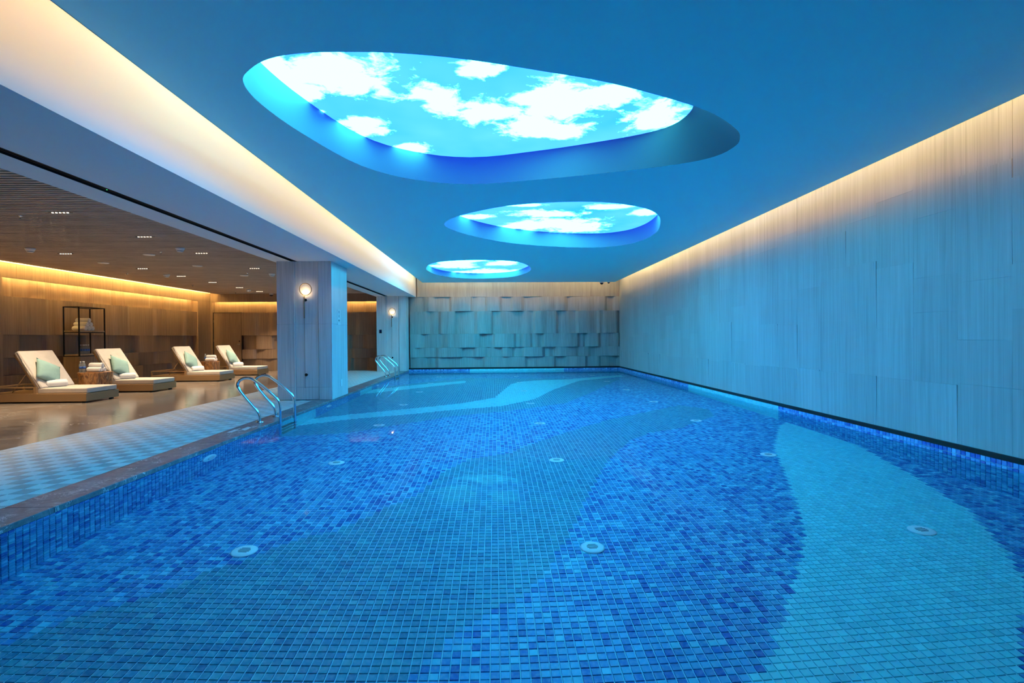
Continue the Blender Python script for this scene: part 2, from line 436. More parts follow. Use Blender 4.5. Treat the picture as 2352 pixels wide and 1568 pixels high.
# pool side walls with their tiles
def pool_wall(name, label, box, centre_fn, n_u, u0, rows, u, v, kind_fn, near_fn, nsing):
    w = struct(name, MB().box(*box), M['grout'], label)
    uu, rr = np.meshgrid(u0 + P * (np.arange(n_u) + .5), np.arange(len(rows)), indexing='ij')
    uu, rr = uu.ravel(), rr.ravel(); zz = np.array(rows)[rr]
    c = centre_fn(uu, zz); col = np.zeros((len(uu), 3))
    kinds = kind_fn(uu, zz)
    for kd in ('mosaic', 'teal', 'cyan'):
        m = kinds == kd; col[m] = pick(kd, int(m.sum()))
    up = zz > ZW - .03
    col[up & (kinds == 'mosaic')] *= np.array([1.5, .95, 1.15])
    near = near_fn(uu, zz)
    tile_field(w, c, col, u, v, P, P, list(np.argsort(near)[:nsing]))
    return w

rows_hi = [.030 - P * (k + .5) for k in range(int((.030 - ZF) / P) + 1)]
rows_lo = [ZW + .005 - P * (k + .5) for k in range(int((ZW - ZF) / P) + 1)]
nyw = int((PY1 - PY0) / P)
pool_wall('pool_wall_right', 'blue mosaic pool side below the right wall', (PX1 + .004, PX1 + .2, PY0, PY1 + .2, ZF - .1, .03),
          lambda a, z: np.stack([np.full(a.shape, PX1), a, z], 1), nyw, PY1 - nyw * P, rows_hi, (0, -1, 0), (0, 0, 1),
          lambda a, z: np.where((a > 8.8) & (a < 12.95), 'cyan', 'mosaic'), lambda a, z: np.where((a > 4.5) & (z > -.12), a - z * 4, 1e9), 200)
pool_wall('pool_wall_back', 'blue mosaic pool end below the wavy panelled wall', (PX0 - .1, PX1 + .1, PY1 + .004, PY1 + .2, ZF - .1, .03),
          lambda a, z: np.stack([a, np.full(a.shape, PY1), z], 1), nx, PX0, rows_hi, (1, 0, 0), (0, 0, 1),
          lambda a, z: np.where((a > -.97) & (a < 2.7), 'cyan', 'mosaic'), lambda a, z: np.where(z > -.1, np.abs(a), 1e9), 100)
pool_wall('pool_wall_left', 'blue mosaic pool side below the marble coping', (PX0 - .25, PX0 - .004, PY0, PY1, ZF - .1, -.046),
          lambda a, z: np.stack([np.full(a.shape, PX0), a, z], 1), nyw, PY1 - nyw * P, rows_lo, (0, 1, 0), (0, 0, 1),
          lambda a, z: np.where(((a > 8.2) & (a < 9.7)) | ((a > 12.9) & (a < 14.1)), 'cyan', 'mosaic'), lambda a, z: np.where(a > 3.5, a - z * .6, 1e9), 300)
struct('pool_wall_front', MB().box(PX0 - .1, PX1 + .1, PY0 - .2, PY0 + .0, ZF - .1, 0), M['grout'], 'pool end behind the viewer')

# black ledge that runs along the foot of the right and back walls
struct('baseboard_right', MB().box(PX1 - .012, PX1 + .1, PY0, PY1 + .012, .031, .080), M['ledge'], 'black stone ledge along the foot of right wall')
struct('baseboard_back', MB().box(-3.32, PX1, PY1 - .012, PY1 + .2, .031, .080), M['ledge'], 'black stone ledge along the foot of back wall')

# the water itself
wv = MB().add([(PX0, PY0, ZW), (PX1, PY0, ZW), (PX1, PY1, ZW), (PX0, PY1, ZW)], [(0, 1, 2, 3)])
water = wv.build('pool_water', M['water'])
tag(water, 'clear still blue water filling the swimming pool', None, None, 'stuff')

# ------------------------------------------------------------------ deck edge: coping and drain grating
coping = struct('pool_coping', MB().box(-3.685, -3.345, PY0, 20.15, -.10, -.046), M['coping'], 'brown marble coping with white veins along pool edge')
y = PY0; k = 0
while y < 20.1:
    y2 = min(y + 1.2, 20.14)
    MB().box(-3.69, PX0 + .012, y + .0012, y2 - .0012, -.045, 0, .003).build('slab', M['coping'], coping); y = y2

def grating_mesh(across):
    mb = MB(); S = .150; n = 11; bw = .0072
    for i in range(n):
        t = -S / 2 + S * (i + .5) / n
        if across: mb.box(-S / 2 + .001, S / 2 - .001, t - bw / 2, t + bw / 2, -.020, 0)
        else: mb.box(t - bw / 2, t + bw / 2, -S / 2 + .001, S / 2 - .001, -.020, 0)
    for e in (-.05, .05):
        if across: mb.box(e - .004, e + .004, -S / 2, S / 2, -.024, -.008)
        else: mb.box(-S / 2, S / 2, e - .004, e + .004, -.024, -.008)
    return mb
GR = [grating_mesh(True), grating_mesh(False)]
GM = [g.mesh('grating_square', M['grating']) for g in GR]
grate = struct('drain_grating', MB().box(-5.64, -5.632, PY0, 20.4, -.044, .001), M['grating'], 'pale plastic parquet drain grating along the pool edge')
cells = []
for i in range(13):
    for j in range(int((20.4 - 2.4) / .15)):
        gx_, gy_ = -5.63 + .15 * (i + .5) - .0, 2.4 + .15 * (j + .5)
        if gx_ > -4.46 and (10.66 < gy_ < 11.92 or gy_ > 19.6): continue
        cells.append((gx_, gy_, (i + j) % 2))
order = sorted(range(len(cells)), key=lambda q: (abs(cells[q][0]) > .97 * cells[q][1] + .1, math.hypot(cells[q][0], cells[q][1])))
rest = MB()
for r_, q in enumerate(order):
    x_, y_, k_ = cells[q]
    if r_ < 300: inst('grating_square', GM[k_], grate, (x_, y_, 0))
    else: rest.add([(a + x_, b + y_, c) for a, b, c in GR[k_].v], GR[k_].f)
me = bpy.data.meshes.new('grating_field'); me.from_pydata(rest.v, [], rest.f); me.materials.append(M['grating']); me.shade_flat()
tag(inst('grating_field', me, grate), None, None, None, 'stuff')

# flat white safety marking stencilled on the coping by the near ladder
mk = thing('floor_marking', 'worn white stencil marking on marble coping before the near ladder', 'marking', (-3.50, 7.25, .0008))
for k, (x0, x1, y0, y1) in enumerate([(-.10, -.055, -.19, .03), (-.045, -.03, -.2, .0), (.0, .012, -.1, .22), (.02, .055, -.02, .2), (-.02, -.008, .06, .24), (.07, .085, .16, .30), (.03, .042, .24, .32), (-.085, -.07, .05, .14), (.065, .078, -.06, .08)]):
    MB().box(x0, x1, y0, y1, 0, .0006).build('stroke', M['cap'], mk)

# ------------------------------------------------------------------ walls
# right wall: tall vein-cut stone panels
wr = struct('wall_right', MB().box(PX1 + .03, PX1 + .3, YR, PY1 + .3, -.2, ZTOP), M['stone'], 'right wall clad in vein-cut stone panels')
ry = [.081, .70, 1.34, 2.02, 2.74, ZTOP - .01]
yy = YR + .02; colw = .582; ci = 0
rr_ = random.Random(3)
while yy < PY1 + .02:
    y2 = min(yy + colw, PY1 + .02)
    zs_ = [ry[0], ry[1] + rr_.uniform(-.02, .03)] + [q + rr_.uniform(-.24, .24) for q in ry[2:5]] + [ry[5]]
    for k in range(5):
        z0, z1 = zs_[k], zs_[k + 1]
        a, b = rr_.uniform(0, .004), rr_.uniform(.004, .016) if rr_.random() < .3 else rr_.uniform(0, .004)
        if k == 0: a, b = .0, rr_.uniform(.010, .026) if rr_.random() < .65 else .004
        xf0, xf1 = PX1 + .008 - a * .5, PX1 + .008 - b * .6
        g = .0006
        v = [(xf0, yy + g, z0 + g), (xf0, y2 - g, z0 + g), (xf1, y2 - g, z1 - g), (xf1, yy + g, z1 - g)]
        bk = [(PX1 + .029, q[1], q[2]) for q in v]
        MB().add(v + bk, [(0, 1, 2, 3), (7, 6, 5, 4), (0, 4, 5, 1), (1, 5, 6, 2), (2, 6, 7, 3), (3, 7, 4, 0)]).build('panel', M['stone'], wr)
    yy = y2

def row_profile(c0, c1, base, amp, r, kmin, kmax):
    """plan curve of one row: long gentle swells that turn back over short steep flanks"""
    ks, vs = [c0], [base + r.uniform(0, amp)]
    while ks[-1] < c1:
        v = vs[-1] - base
        ks.append(ks[-1] + r.uniform(kmin, kmax)); v2 = min(amp, max(0, v + r.uniform(-.35, .35) * amp)); vs.append(base + v2)
        if r.random() < .75:
            ks.append(ks[-1] + r.uniform(.07, .16)); vs.append(base + (r.uniform(0, .25) if v2 > amp * .5 else r.uniform(.75, 1)) * amp)
    bl = [r.uniform(-.1, .35) * amp for _ in ks]
    def f(u):
        i = 0
        while i < len(ks) - 2 and u >= ks[i + 1]: i += 1
        w = ks[i + 1] - ks[i]; t = min(1, max(0, (u - ks[i]) / w)); e = t * t * (3 - 2 * t)
        return max(.008, vs[i] + (vs[i + 1] - vs[i]) * e + (bl[i] * math.sin(PI * t) ** 2 if w > .2 else 0))
    return f

def wavy_wall(parent, mat, c0, c1, rows, to_world, seed, spec, kmin=.18, kmax=.55, wmin=.55, wmax=1.1):
    """spec: (base, amplitude) of each row, metres proud of the backing"""
    r = random.Random(seed)
    for k in range(len(rows) - 1):
        z0, z1 = rows[k] + .0025, rows[k + 1] - .0025; u = c0
        f = row_profile(c0, c1, spec[k][0], spec[k][1], r, kmin, kmax)
        while u < c1 - .01:
            u2 = min(u + r.uniform(wmin, wmax), c1)
            if c1 - u2 < wmin * .6: u2 = c1
            seg = max(8, int((u2 - u) / .04)); fr = []; bd = []; ff = []; fb = []
            for i in range(seg + 1):
                q = u + (u2 - u) * i / seg; d = f(q)
                fr += [(q, d, z0), (q, d, z1)]; bd += [(q, d, z0), (q, d, z1), (q, 0, z0), (q, 0, z1)]
            for i in range(seg):
                ff.append((2 * i, 2 * i + 2, 2 * i + 3, 2 * i + 1)); a, b = 4 * i, 4 * i + 4
                fb += [(a + 1, b + 1, b + 3, a + 3), (a, a + 2, b + 2, b)]
            fb += [(0, 1, 3, 2), (4 * seg, 4 * seg + 2, 4 * seg + 3, 4 * seg + 1)]
            MB().add([to_world(*q) for q in fr], ff, True).add([to_world(*q) for q in bd], fb).build('panel', mat, parent)
            u = u2

# pool back wall
wb = struct('wall_back', MB().box(-3.35, PX1 + .3, PY1 + .20, PY1 + .4, -.2, ZTOP), M['panel_pool'], 'back wall of the pool hall in overlapping wavy panels')
wavy_wall(wb, M['panel_pool'], -3.27, PX1 + .02, [.081, .49, .86, 1.39, 2.27, 2.83], lambda u, d, z: (u, PY1 + .199 - d, z), 11, [(.03, .15), (.03, .15), (.03, .155), (.03, .14), (.03, .12)], .22, .75)
u = -3.0
for k in range(7):
    u2 = u + (PX1 + .02 + 3.0) / 7
    MB().box(u + .001, u2 - .001, PY1 + .10, PY1 + .2, 2.832, ZTOP - .01).build('upper_panel', M['panel_pool'], wb); u = u2

# lounge walls
wl = struct('wall_left', MB().box(XL - .6, XL - .29, YR, 21.0, -.1, ZTOP), M['wood'], 'left lounge wall of wavy walnut panels')
wavy_wall(wl, M['wood'], 11.96, 19.60, [0.001, .46, .86, 1.39, 2.27, 2.95], lambda u, d, z: (XL - .289 + d, u, z), 5, [(.04, .15), (.06, .14), (.03, .17), (.19, .07), (.05, .06)], .25, .7)
MB().box(XL - .29, XL, 19.60, 20.45, .001, 2.68).build('pilaster', M['wood'], wl)
MB().box(XL - .29, XL, YR, 11.96, .001, 2.68).build('plain_panel', M['wood'], wl)
MB().box(XL - .03, XL, YR, 20.45, 2.68, 3.02, .002).build('pelmet', M['wood'], wl)
MB().box(XL - .03, XL, YR, 20.45, 3.021, 3.30).build('pelmet_top', M['paint'], wl)

wlb = struct('wall_lounge', MB().box(-11.4, -3.4, YL + .29, 21.2, -.1, ZTOP), M['wood'], 'far lounge wall of wavy walnut panels beside the door')
wavy_wall(wlb, M['wood'], -9.83, -4.42, [0.001, .48, .85, 1.39, 2.28, 2.95], lambda u, d, z: (u, YL + .289 - d, z), 9, [(.08, .12), (.12, .10), (.08, .14), (.19, .07), (.08, .05)], .4, .9)
MB().box(-9.83 - 1.08, -9.83, YL + .16, YL + .29, 2.29, 2.95).build('panel', M['wood'], wlb)
MB().box(XL, -10.915, YL - .0, YL + .29, .001, 2.68).build('pilaster', M['wood'], wlb)
MB().box(XL, -4.42, YL, YL + .03, 2.69, 3.02, .002).build('pelmet', M['wood'], wlb)
struct('wall_front', MB().box(-11.6, PX1 + .3, YR - .3, YR, -.2, ZTOP), M['stone'], 'end wall behind the viewer')

# door in the far lounge wall
door = struct('door_1', MB().box(-10.90, -9.845, YL + .075, YL + .12, .006, 2.275, .003), M['wood'], 'walnut door in far lounge wall')
hd = MB().lathe([(.026, 0), (.026, .012)], (-9.93, YL + .063, 1.05), 14, 'Y').tube([(-9.93, YL + .066, 1.05), (-9.93, YL + .02, 1.05), (-9.95, YL + .012, 1.05), (-10.06, YL + .014, 1.055)], .010, 8).build('handle', M['steel'], door)
MB().lathe([(.024, 0), (.024, .010)], (-9.93, YL + .065, 1.17), 14, 'Y').build('lock', M['black'], door)
for z_ in (.35, 1.2, 1.95): MB().tube([(-10.905, YL + .068, z_ - .05), (-10.905, YL + .068, z_ + .05)], .008, 8).build('hinge', M['brass'], door)
struct('trim_1', MB().box(-10.916, -10.905, YL + .04, YL + .12, .001, 2.287).box(-9.842, -9.831, YL + .04, YL + .12, .001, 2.287).box(-10.916, -9.831, YL + .04, YL + .12, 2.277, 2.288), M['trim_dark'], 'dark shadow frame around the lounge door')

# ------------------------------------------------------------------ ceilings and the beam between pool and lounge
struct('roof_slab', MB().box(-11.6, PX1 + .3, YR - .3, 21.2, ZTOP, ZTOP + .2), M['paint'], 'plain slab above the coves')

SK1 = [(-2.02, 4.29), (-1.87, 4.08), (-1.65, 3.92), (-1.37, 3.84), (-1.05, 3.82), (-0.67, 3.83), (-0.17, 3.91), (0.41, 4.07), (0.96, 4.24), (1.65, 4.56), (2.08, 4.82), (2.44, 5.15), (2.59, 5.37), (2.66, 5.62), (2.57, 5.96), (2.21, 6.24), (1.48, 6.55), (0.67, 6.83), (-0.31, 7.07), (-1.05, 6.86), (-1.59, 6.32), (-1.92, 5.38), (-2.05, 4.69)]
SK2 = [(-0.91, 9.57), (-0.63, 8.95), (-0.02, 8.38), (0.45, 8.13), (1.05, 7.99), (1.66, 7.99), (2.11, 8.15), (2.55, 8.45), (2.90, 8.98), (3.13, 9.68), (3.26, 10.3), (3.24, 11.08), (3.0, 11.7), (2.45, 12.05), (1.57, 11.98), (0.44, 11.52), (-0.31, 10.82), (-0.75, 10.15)]
SK3 = [(-2.04, 15.7), (-1.86, 14.87), (-1.55, 14.36), (-0.99, 14.05), (-0.29, 13.98), (0.42, 14.15), (0.84, 14.66), (1.12, 15.7), (1.06, 16.74), (0.62, 17.9), (-0.38, 18.40), (-1.29, 18.14), (-1.87, 17.24), (-2.04, 16.33)]
loops = [[(p.x, p.y) for p in catmull([(a, b, 0) for a, b in s], 4, True)] for s in (SK1, SK2, SK3)]
CX0, CX1, CY1 = -2.70, 4.62, 19.66
bm = bmesh.new()
def loop_edges(pts, z):
    vs = [bm.verts.new((a, b, z)) for a, b in pts]
    return [bm.edges.new((vs[i], vs[(i + 1) % len(vs)])) for i in range(len(vs))]
E_ = loop_edges([(CX0, YR), (CX1, YR), (CX1, CY1), (CX0, CY1)], ZC)
for L in loops: E_ += loop_edges(L, ZC)
bmesh.ops.triangle_fill(bm, use_beauty=True, edges=E_)
for f in list(bm.faces):
    c = f.calc_center_median()
    if any(inside(np.array([c.x]), np.array([c.y]), L)[0] for L in loops): bm.faces.remove(f)
for f in bm.faces:
    if f.normal.z > 0: f.normal_flip()
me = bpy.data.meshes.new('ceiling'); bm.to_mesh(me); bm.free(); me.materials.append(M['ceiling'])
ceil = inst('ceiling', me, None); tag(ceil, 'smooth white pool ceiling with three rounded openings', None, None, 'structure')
MB().box(CX1 - .006, CX1, YR, CY1, ZC, ZC + .022).box(CX0, CX0 + .006, YR, CY1, ZC, ZC + .022).box(CX0, CX1, CY1 - .006, CY1, ZC, ZC + .022).build('edge_strip', M['paint'], ceil)
MB().box(CX0, CX1, YR, 3.6, ZC + .02, ZC + .03).build('upper_sheet', M['paint'], ceil)

B1 = [(-1.5, 4.88, 0.56, 0.44), (-1.96, 4.85, 0.24, 0.24), (-0.12, 4.73, 0.24, 0.15), (-0.54, 5.34, 0.22, 0.29), (-0.1, 5.69, 0.43, 0.31), (0.72, 5.42, 0.43, 0.49), (1.18, 5.22, 0.31, 0.28), (0.87, 6.16, 0.31, 0.23), (0.45, 6.04, 0.46, 0.31), (1.78, 5.72, 0.32, 0.43), (-1.47, 6.07, 0.24, 0.25), (-1.05, 6.72, 0.25, 0.17), (-1.86, 5.67, 0.07, 0.05), (-1.88, 5.27, 0.22, 0.19)]
B2 = [(1.07, 10.11, 0.73, 0.29), (1.46, 11.09, 0.99, 0.65), (1.91, 11.53, 0.59, 0.47), (0.63, 11.3, 0.48, 0.22), (2.15, 9.57, 0.41, 0.19), (2.93, 10.0, 0.26, 0.28), (-0.38, 10.37, 0.39, 0.19), (0.53, 9.45, 0.48, 0.12)]
B3 = [(-1.29, 16.3, 0.61, 0.89), (0.21, 15.94, 0.47, 0.66), (-0.07, 17.84, 0.9, 0.59), (-0.7, 15.37, 0.77, 0.26)]
SPEC = [(loops[0], 3.70, lambda x, y: (x * .81 if x > 0 else x, y), B1, 3.2, 2.0, 'largest ceiling opening over near pool showing blue sky and clouds'),
        (loops[1], 3.66, lambda x, y: (x, y), B2, 2.2, 5.0, 'middle teardrop ceiling opening showing blue sky and clouds'),
        (loops[2], 3.52, lambda x, y: (x, y), B3, 1.5, 8.0, 'smallest far ceiling opening showing blue sky and clouds')]
for k, (L, zt, fn, blobs, ns, seed, lab) in enumerate(SPEC):
    sk = thing('skylight', lab, 'skylight', (0, 0, 0), 0, 'sky openings in the pool ceiling')
    top = [fn(*q) for q in L]; n = len(L)
    v = [(a, b, ZC) for a, b in L] + [(a, b, zt) for a, b in top]
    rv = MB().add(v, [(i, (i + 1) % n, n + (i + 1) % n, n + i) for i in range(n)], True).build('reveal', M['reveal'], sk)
    MB().add([(a, b, zt - .004) for a, b in top], [list(range(n))]).build('sky_panel', sky_mat('sky_print_%d' % k, blobs, ns, seed), sk)

# beam: cream fascia toward the pool, soffit with a black air slot
BX = -3.03
beam = struct('trim_2', MB().box(BX - .05, BX, YR, 20.2, 2.83, ZTOP), M['paint'], 'long white bulkhead between pool and lounge')
MB().box(-4.02, BX - .05, YR, 20.2, 2.83, 2.87).build('soffit', M['paint'], beam)
MB().box(-4.505, -4.135, YR, 20.2, 2.83, 2.87).build('soffit', M['paint'], beam)
MB().box(-4.505, -4.48, YR, 20.5, 2.87, ZTOP).build('back_face', M['paint'], beam)
slot = thing('air_slot', 'black linear air slot running along the bulkhead soffit', 'vent')
MB().box(-4.135, -4.02, YR, 20.2, 2.90, 2.94).box(-4.137, -4.130, YR, 20.2, 2.828, 2.92).box(-4.025, -4.018, YR, 20.2, 2.828, 2.92).build('housing', M['dark'], slot)
for x_ in (-4.058, -4.092):
    MB().box(x_ - .003, x_ + .003, YR, 20.2, 2.838, 2.885).build('fin', M['black'], slot)
MB().lathe([(.006, 0), (.006, .004)], (-4.075, 5.62, 2.834), 8).build('indicator', M['green_led'], slot)

# lounge ceiling of narrow slats
cl = struct('ceiling_lounge', MB().box(-10.70, -4.48, YR, 20.6, ZL + .13, ZL + .16), M['dark'], 'slatted walnut ceiling above the lounge')
sm = MB().box(-10.72, -4.49, -.0235, .0235, 0, .05).mesh('slat', M['slat'])
y = 2.0; k = 0
while y < 20.42:
    inst('slat', sm, cl, (0, y, ZL)); y += .085
MB().box(-10.705, -10.685, YR, 20.45, ZL + .05, ZL + .13).build('slat_rail', M['dark'], cl)
MB().box(-11.1, XL + .01, YR, 20.6, 3.30, 3.32).build('cove_top', M['paint'], cl)
MB().box(XL, -10.6, YR, 20.6, 3.30, 3.32).build('cove_top', M['paint'], cl)
MB().box(-10.70, -10.685, YR, 20.6, ZL + .12, 3.30).build('cove_back', M['paint'], cl)

# warm light strips hidden in the coves
def strip(name, label, box, mat):
    o = MB().box(*box).build(name, mat); tag(o, label, 'light strip', 'warm light strips in the coves')
strip('cove_light', 'warm light strip above the pool ceiling along right wall', (CX1 - .32, CX1 - .14, 0, CY1 - .1, ZTOP - .045, ZTOP - .03), M['led_pool'])
strip('cove_light', 'warm light strip above the pool ceiling along the bulkhead', (CX0 + .16, CX0 + .34, 0, CY1 - .1, ZTOP - .045, ZTOP - .03), M['led_beam'])
strip('cove_light', 'warm light strip above the pool ceiling along back wall', (CX0 + .05, CX1 - .05, CY1 - .32, CY1 - .14, ZTOP - .045, ZTOP - .03), M['led_pool'])
strip('cove_light', 'amber light strip above the slats along left lounge wall', (-10.735, -10.722, 3.0, 20.3, ZL + .135, ZL + .162), M['led_upper'])
strip('cove_light', 'amber light strip behind the pelmet of left lounge wall', (XL - .048, XL - .034, 11.98, 19.58, 2.73, 2.744), M['led_lounge'])
strip('cove_light', 'amber light strip behind the pelmet of far lounge wall', (-10.88, -4.45, YL + .034, YL + .048, 2.735, 2.749), M['led_lounge'])

# ------------------------------------------------------------------ columns
def column(y0, y1, label, far):
    c = thing('column', label, 'column', (0, 0, 0), 0, 'stone clad columns at the pool edge')
    x0, x1 = -4.43, -3.325; zt = 2.829
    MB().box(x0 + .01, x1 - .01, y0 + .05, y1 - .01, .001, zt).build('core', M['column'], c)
    for (a, b, d) in ((x0, -4.092, 0), (-4.062, -3.604, .022), (-3.592, x1 - .012, 0)):
        for (z0, z1) in ((.002, .255), (.258, 1.548), (1.551, zt)):
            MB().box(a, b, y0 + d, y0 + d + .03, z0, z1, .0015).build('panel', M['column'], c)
    MB().box(-4.088, -4.068, y0 + .002, y0 + .03, .002, zt).build('lit_edge_strip', M['white_plastic'], c)  # white strip paints in the brightly lit inner edge of the stone groove
    MB().box(-3.602, -3.594, y0 + .03, y0 + .05, .002, zt).build('joint', M['dark'], c)
    for (z0, z1) in ((.002, 1.548), (1.551, zt)):
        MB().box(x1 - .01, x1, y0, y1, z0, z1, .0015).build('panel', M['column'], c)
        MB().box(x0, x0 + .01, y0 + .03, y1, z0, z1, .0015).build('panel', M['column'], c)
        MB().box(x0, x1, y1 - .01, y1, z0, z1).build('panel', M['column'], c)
    return c
column(10.72, 11.84, 'near stone clad column rising between the two lounge openings', False)
column(19.65, 20.22, 'far stone clad column engaged at the pool back wall', True)

def sconce(y, label):
    s = thing('wall_sconce', label, 'sconce', (-3.835, y, 0), 0, 'ring sconces on the columns')
    R = .120; zc = 2.255
    MB().tube([(R * math.cos(2 * PI * i / 40), -.06, zc + R * math.sin(2 * PI * i / 40)) for i in range(41)], .0085, 8, False).build('ring', M['brass'], s)
    MB().lathe([(.001, -.034), (.02, -.028), (.031, -.014), (.034, 0), (.031, .014), (.02, .028), (.001, .034)], (-.02, -.085, zc - .055), 18).build('bulb', M['bulb'], s)
    MB().tube([(-.02, -.085, zc - .09), (-.02, -.085, 1.665)], .0125, 12).build('stem', M['brass'], s)
    MB().tube([(-.02, -.085, 1.665), (-.02, -.085, .25)], .0035, 6).build('rod', M['brass'], s)
    for z_ in (2.035, .515):
        MB().lathe([(.030, 0), (.030, .018), (.012, .026), (.012, .085)], (.0, -.083, z_), 16, 'Y').build('mount', M['black'], s)
    return s
sconce(10.742, 'glowing ring sconce with long stem on the near column')
sconce(19.672, 'glowing ring sconce with long stem on the far column')

# notice plate, socket, control panel
sg = thing('notice_plate', 'small white notice plate with ring symbol on near column side', 'sign', (-3.325, 11.19, 1.70))
MB().box(0, .008, -.105, .105, -.10, .165, .002).build('plate', M['white_plastic'], sg)
MB().box(0, .010, -.105, .105, -.165, -.115, .002).build('lower_plate', M['white_plastic'], sg)
for zc, r in ((.115, .026), (.025, .026)):
    MB().tube([(.0095, r * math.cos(2 * PI * i / 20), zc + r * math.sin(2 * PI * i / 20)) for i in range(21)], .0035, 6, False).build('ring_symbol', M['grey_plastic'], sg)
MB().box(.0085, .0105, -.006, .004, .05, .09).build('bar_symbol', M['grey_plastic'], sg)
MB().box(.0085, .0100, -.055, .055, -.086, -.048).build('text_block', M['grey_plastic'], sg)
so = thing('wall_socket', 'white wall socket low on the near column side', 'socket', (-3.325, 11.34, .29))
MB().box(0, .009, -.058, .058, -.073, .073, .003).build('plate', M['white_plastic'], so)
for z_ in (-.03, .03): MB().box(.0085, .0105, -.028, .028, z_ - .022, z_ + .022).build('outlet', M['cap'], so)
cp = thing('control_panel', 'small dark control panel on the far column', 'panel', (-4.283, 19.65, 1.50))
MB().box(-.048, .048, -.012, 0, -.066, .066, .003).build('case', M['black'], cp)
MB().box(-.03, .03, -.0135, -.0115, -.015, .045).build('screen', plain('panel_screen', (.01, .02, .10), .15), cp)

# ------------------------------------------------------------------ pool ladders
RAIL = [(-3.530, .0), (-3.532, .06), (-3.568, .163), (-3.650, .268), (-3.735, .370), (-3.825, .490), (-3.852, .560), (-3.826, .625), (-3.745, .668), (-3.648, .658), (-3.563, .607), (-3.45, .515), (-3.34, .420), (-3.255, .320), (-3.232, .215), (-3.228, .10), (-3.228, -.3), (-3.228, -.92)]
def ladder(yc, label):
    l_ = thing('pool_ladder', label, 'ladder', (0, yc, 0), 0, 'steel ladders at the pool edge')
    pts = catmull([(a, 0, b) for a, b in RAIL], 6)
    for s in (-.285, .285):
        MB().tube([(p.x, s, p.z) for p in pts], .0215, 12).build('rail', M['steel'], l_)
        MB().lathe([(.055, 0), (.055, .006), (.036, .016), (.023, .02)], (-3.530, s, .001), 18).build('flange', M['steel'], l_)
    for z_ in (-.28, -.53, -.78):
        st = MB().box(-3.275, -3.185, -.285, .285, z_ - .012, z_ + .012, .004).build('step', M['steel'], l_)
        for x_ in (-3.255, -3.23, -3.205): MB().box(x_ - .006, x_ + .006, -.25, .25, z_ + .012, z_ + .016).build('grip_strip', M['black'], st)
    return l_
ladder(8.17, 'near stainless steel pool ladder with two looped handrails')
ladder(17.17, 'far stainless steel pool ladder by the far column')

# round fittings on the pool bottom and the left pool wall
def inlet(loc, label, axis='Z'):
    o = thing('pool_inlet', label, 'inlet', loc, 0, 'round inlets on the pool bottom')
    MB().lathe([(.098, 0), (.098, .006), (.085, .016), (.05, .021), (.001, .022)], (0, 0, .003), 28).build('cover', M['inlet'], o)
    for i in range(-2, 3):
        w = math.sqrt(max(.0, .045 ** 2 - (i * .016) ** 2))
        MB().box(-w, w, i * .016 - .004, i * .016 + .004, .0245, .0262).build('grille_slot', M['inlet_hole'], o)
rowname = ['nearest', 'second', 'third', 'fourth', 'fifth', 'sixth', 'farthest']
for j in range(7):
    for i, x_ in enumerate((-1.97, .77, 3.48)):
        inlet((x_, 4.11 + 2.375 * j, ZF + .004), 'round pale pool inlet, %s row from viewer, %s file' % (rowname[j], ('left', 'middle', 'right')[i]))
for k, y_ in enumerate((6.12, 10.46, 14.8)):
    o = thing('pool_light', 'round white underwater fitting on left pool wall, %s from viewer' % ('first', 'second', 'third')[k], 'pool light', (PX0 + .005, y_, -.40), 0, 'underwater fittings on the left pool wall')
    MB().lathe([(.14, 0), (.14, .008), (.125, .022), (.09, .028), (.001, .03)], (0, 0, 0), 30, 'X').build('rim', M['inlet'], o)
    MB().lathe([(.075, .028), (.06, .034), (.001, .036)], (0, 0, 0), 24, 'X').build('lens', M['white_plastic'], o)

# ------------------------------------------------------------------ lounge furniture
def soft_box(name, mat, parent, x0, x1, y0, y1, z0, z1, c, xf=None, puff=.0):
    bm = bmesh.new(); bmesh.ops.create_cube(bm, size=1)
    for q in bm.verts: q.co = Vector(((x0 + x1) / 2 + q.co.x * (x1 - x0), (y0 + y1) / 2 + q.co.y * (y1 - y0), (z0 + z1) / 2 + q.co.z * (z1 - z0)))
    bmesh.ops.subdivide_edges(bm, edges=bm.edges[:], cuts=3, use_grid_fill=True)
    cx_, cy_ = (x0 + x1) / 2, (y0 + y1) / 2
    for q in bm.verts:
        if abs(q.co.z - z1) < 1e-5:
            q.co.z += puff * (1 - abs((q.co.x - cx_) / (x1 - x0) * 2) ** 2) * (1 - abs((q.co.y - cy_) / (y1 - y0) * 2) ** 2)
    ed = [e for e in bm.edges if e.calc_face_angle(0) > 1.0]
    bmesh.ops.bevel(bm, geom=ed, offset=c, segments=4, affect='EDGES', profile=.5)
    if xf is not None: bmesh.ops.transform(bm, matrix=xf, verts=bm.verts[:])
    me = bpy.data.meshes.new(name); bm.to_mesh(me); bm.free(); me.materials.append(mat)
    for p in me.polygons: p.use_smooth = True
    return inst(name, me, parent)

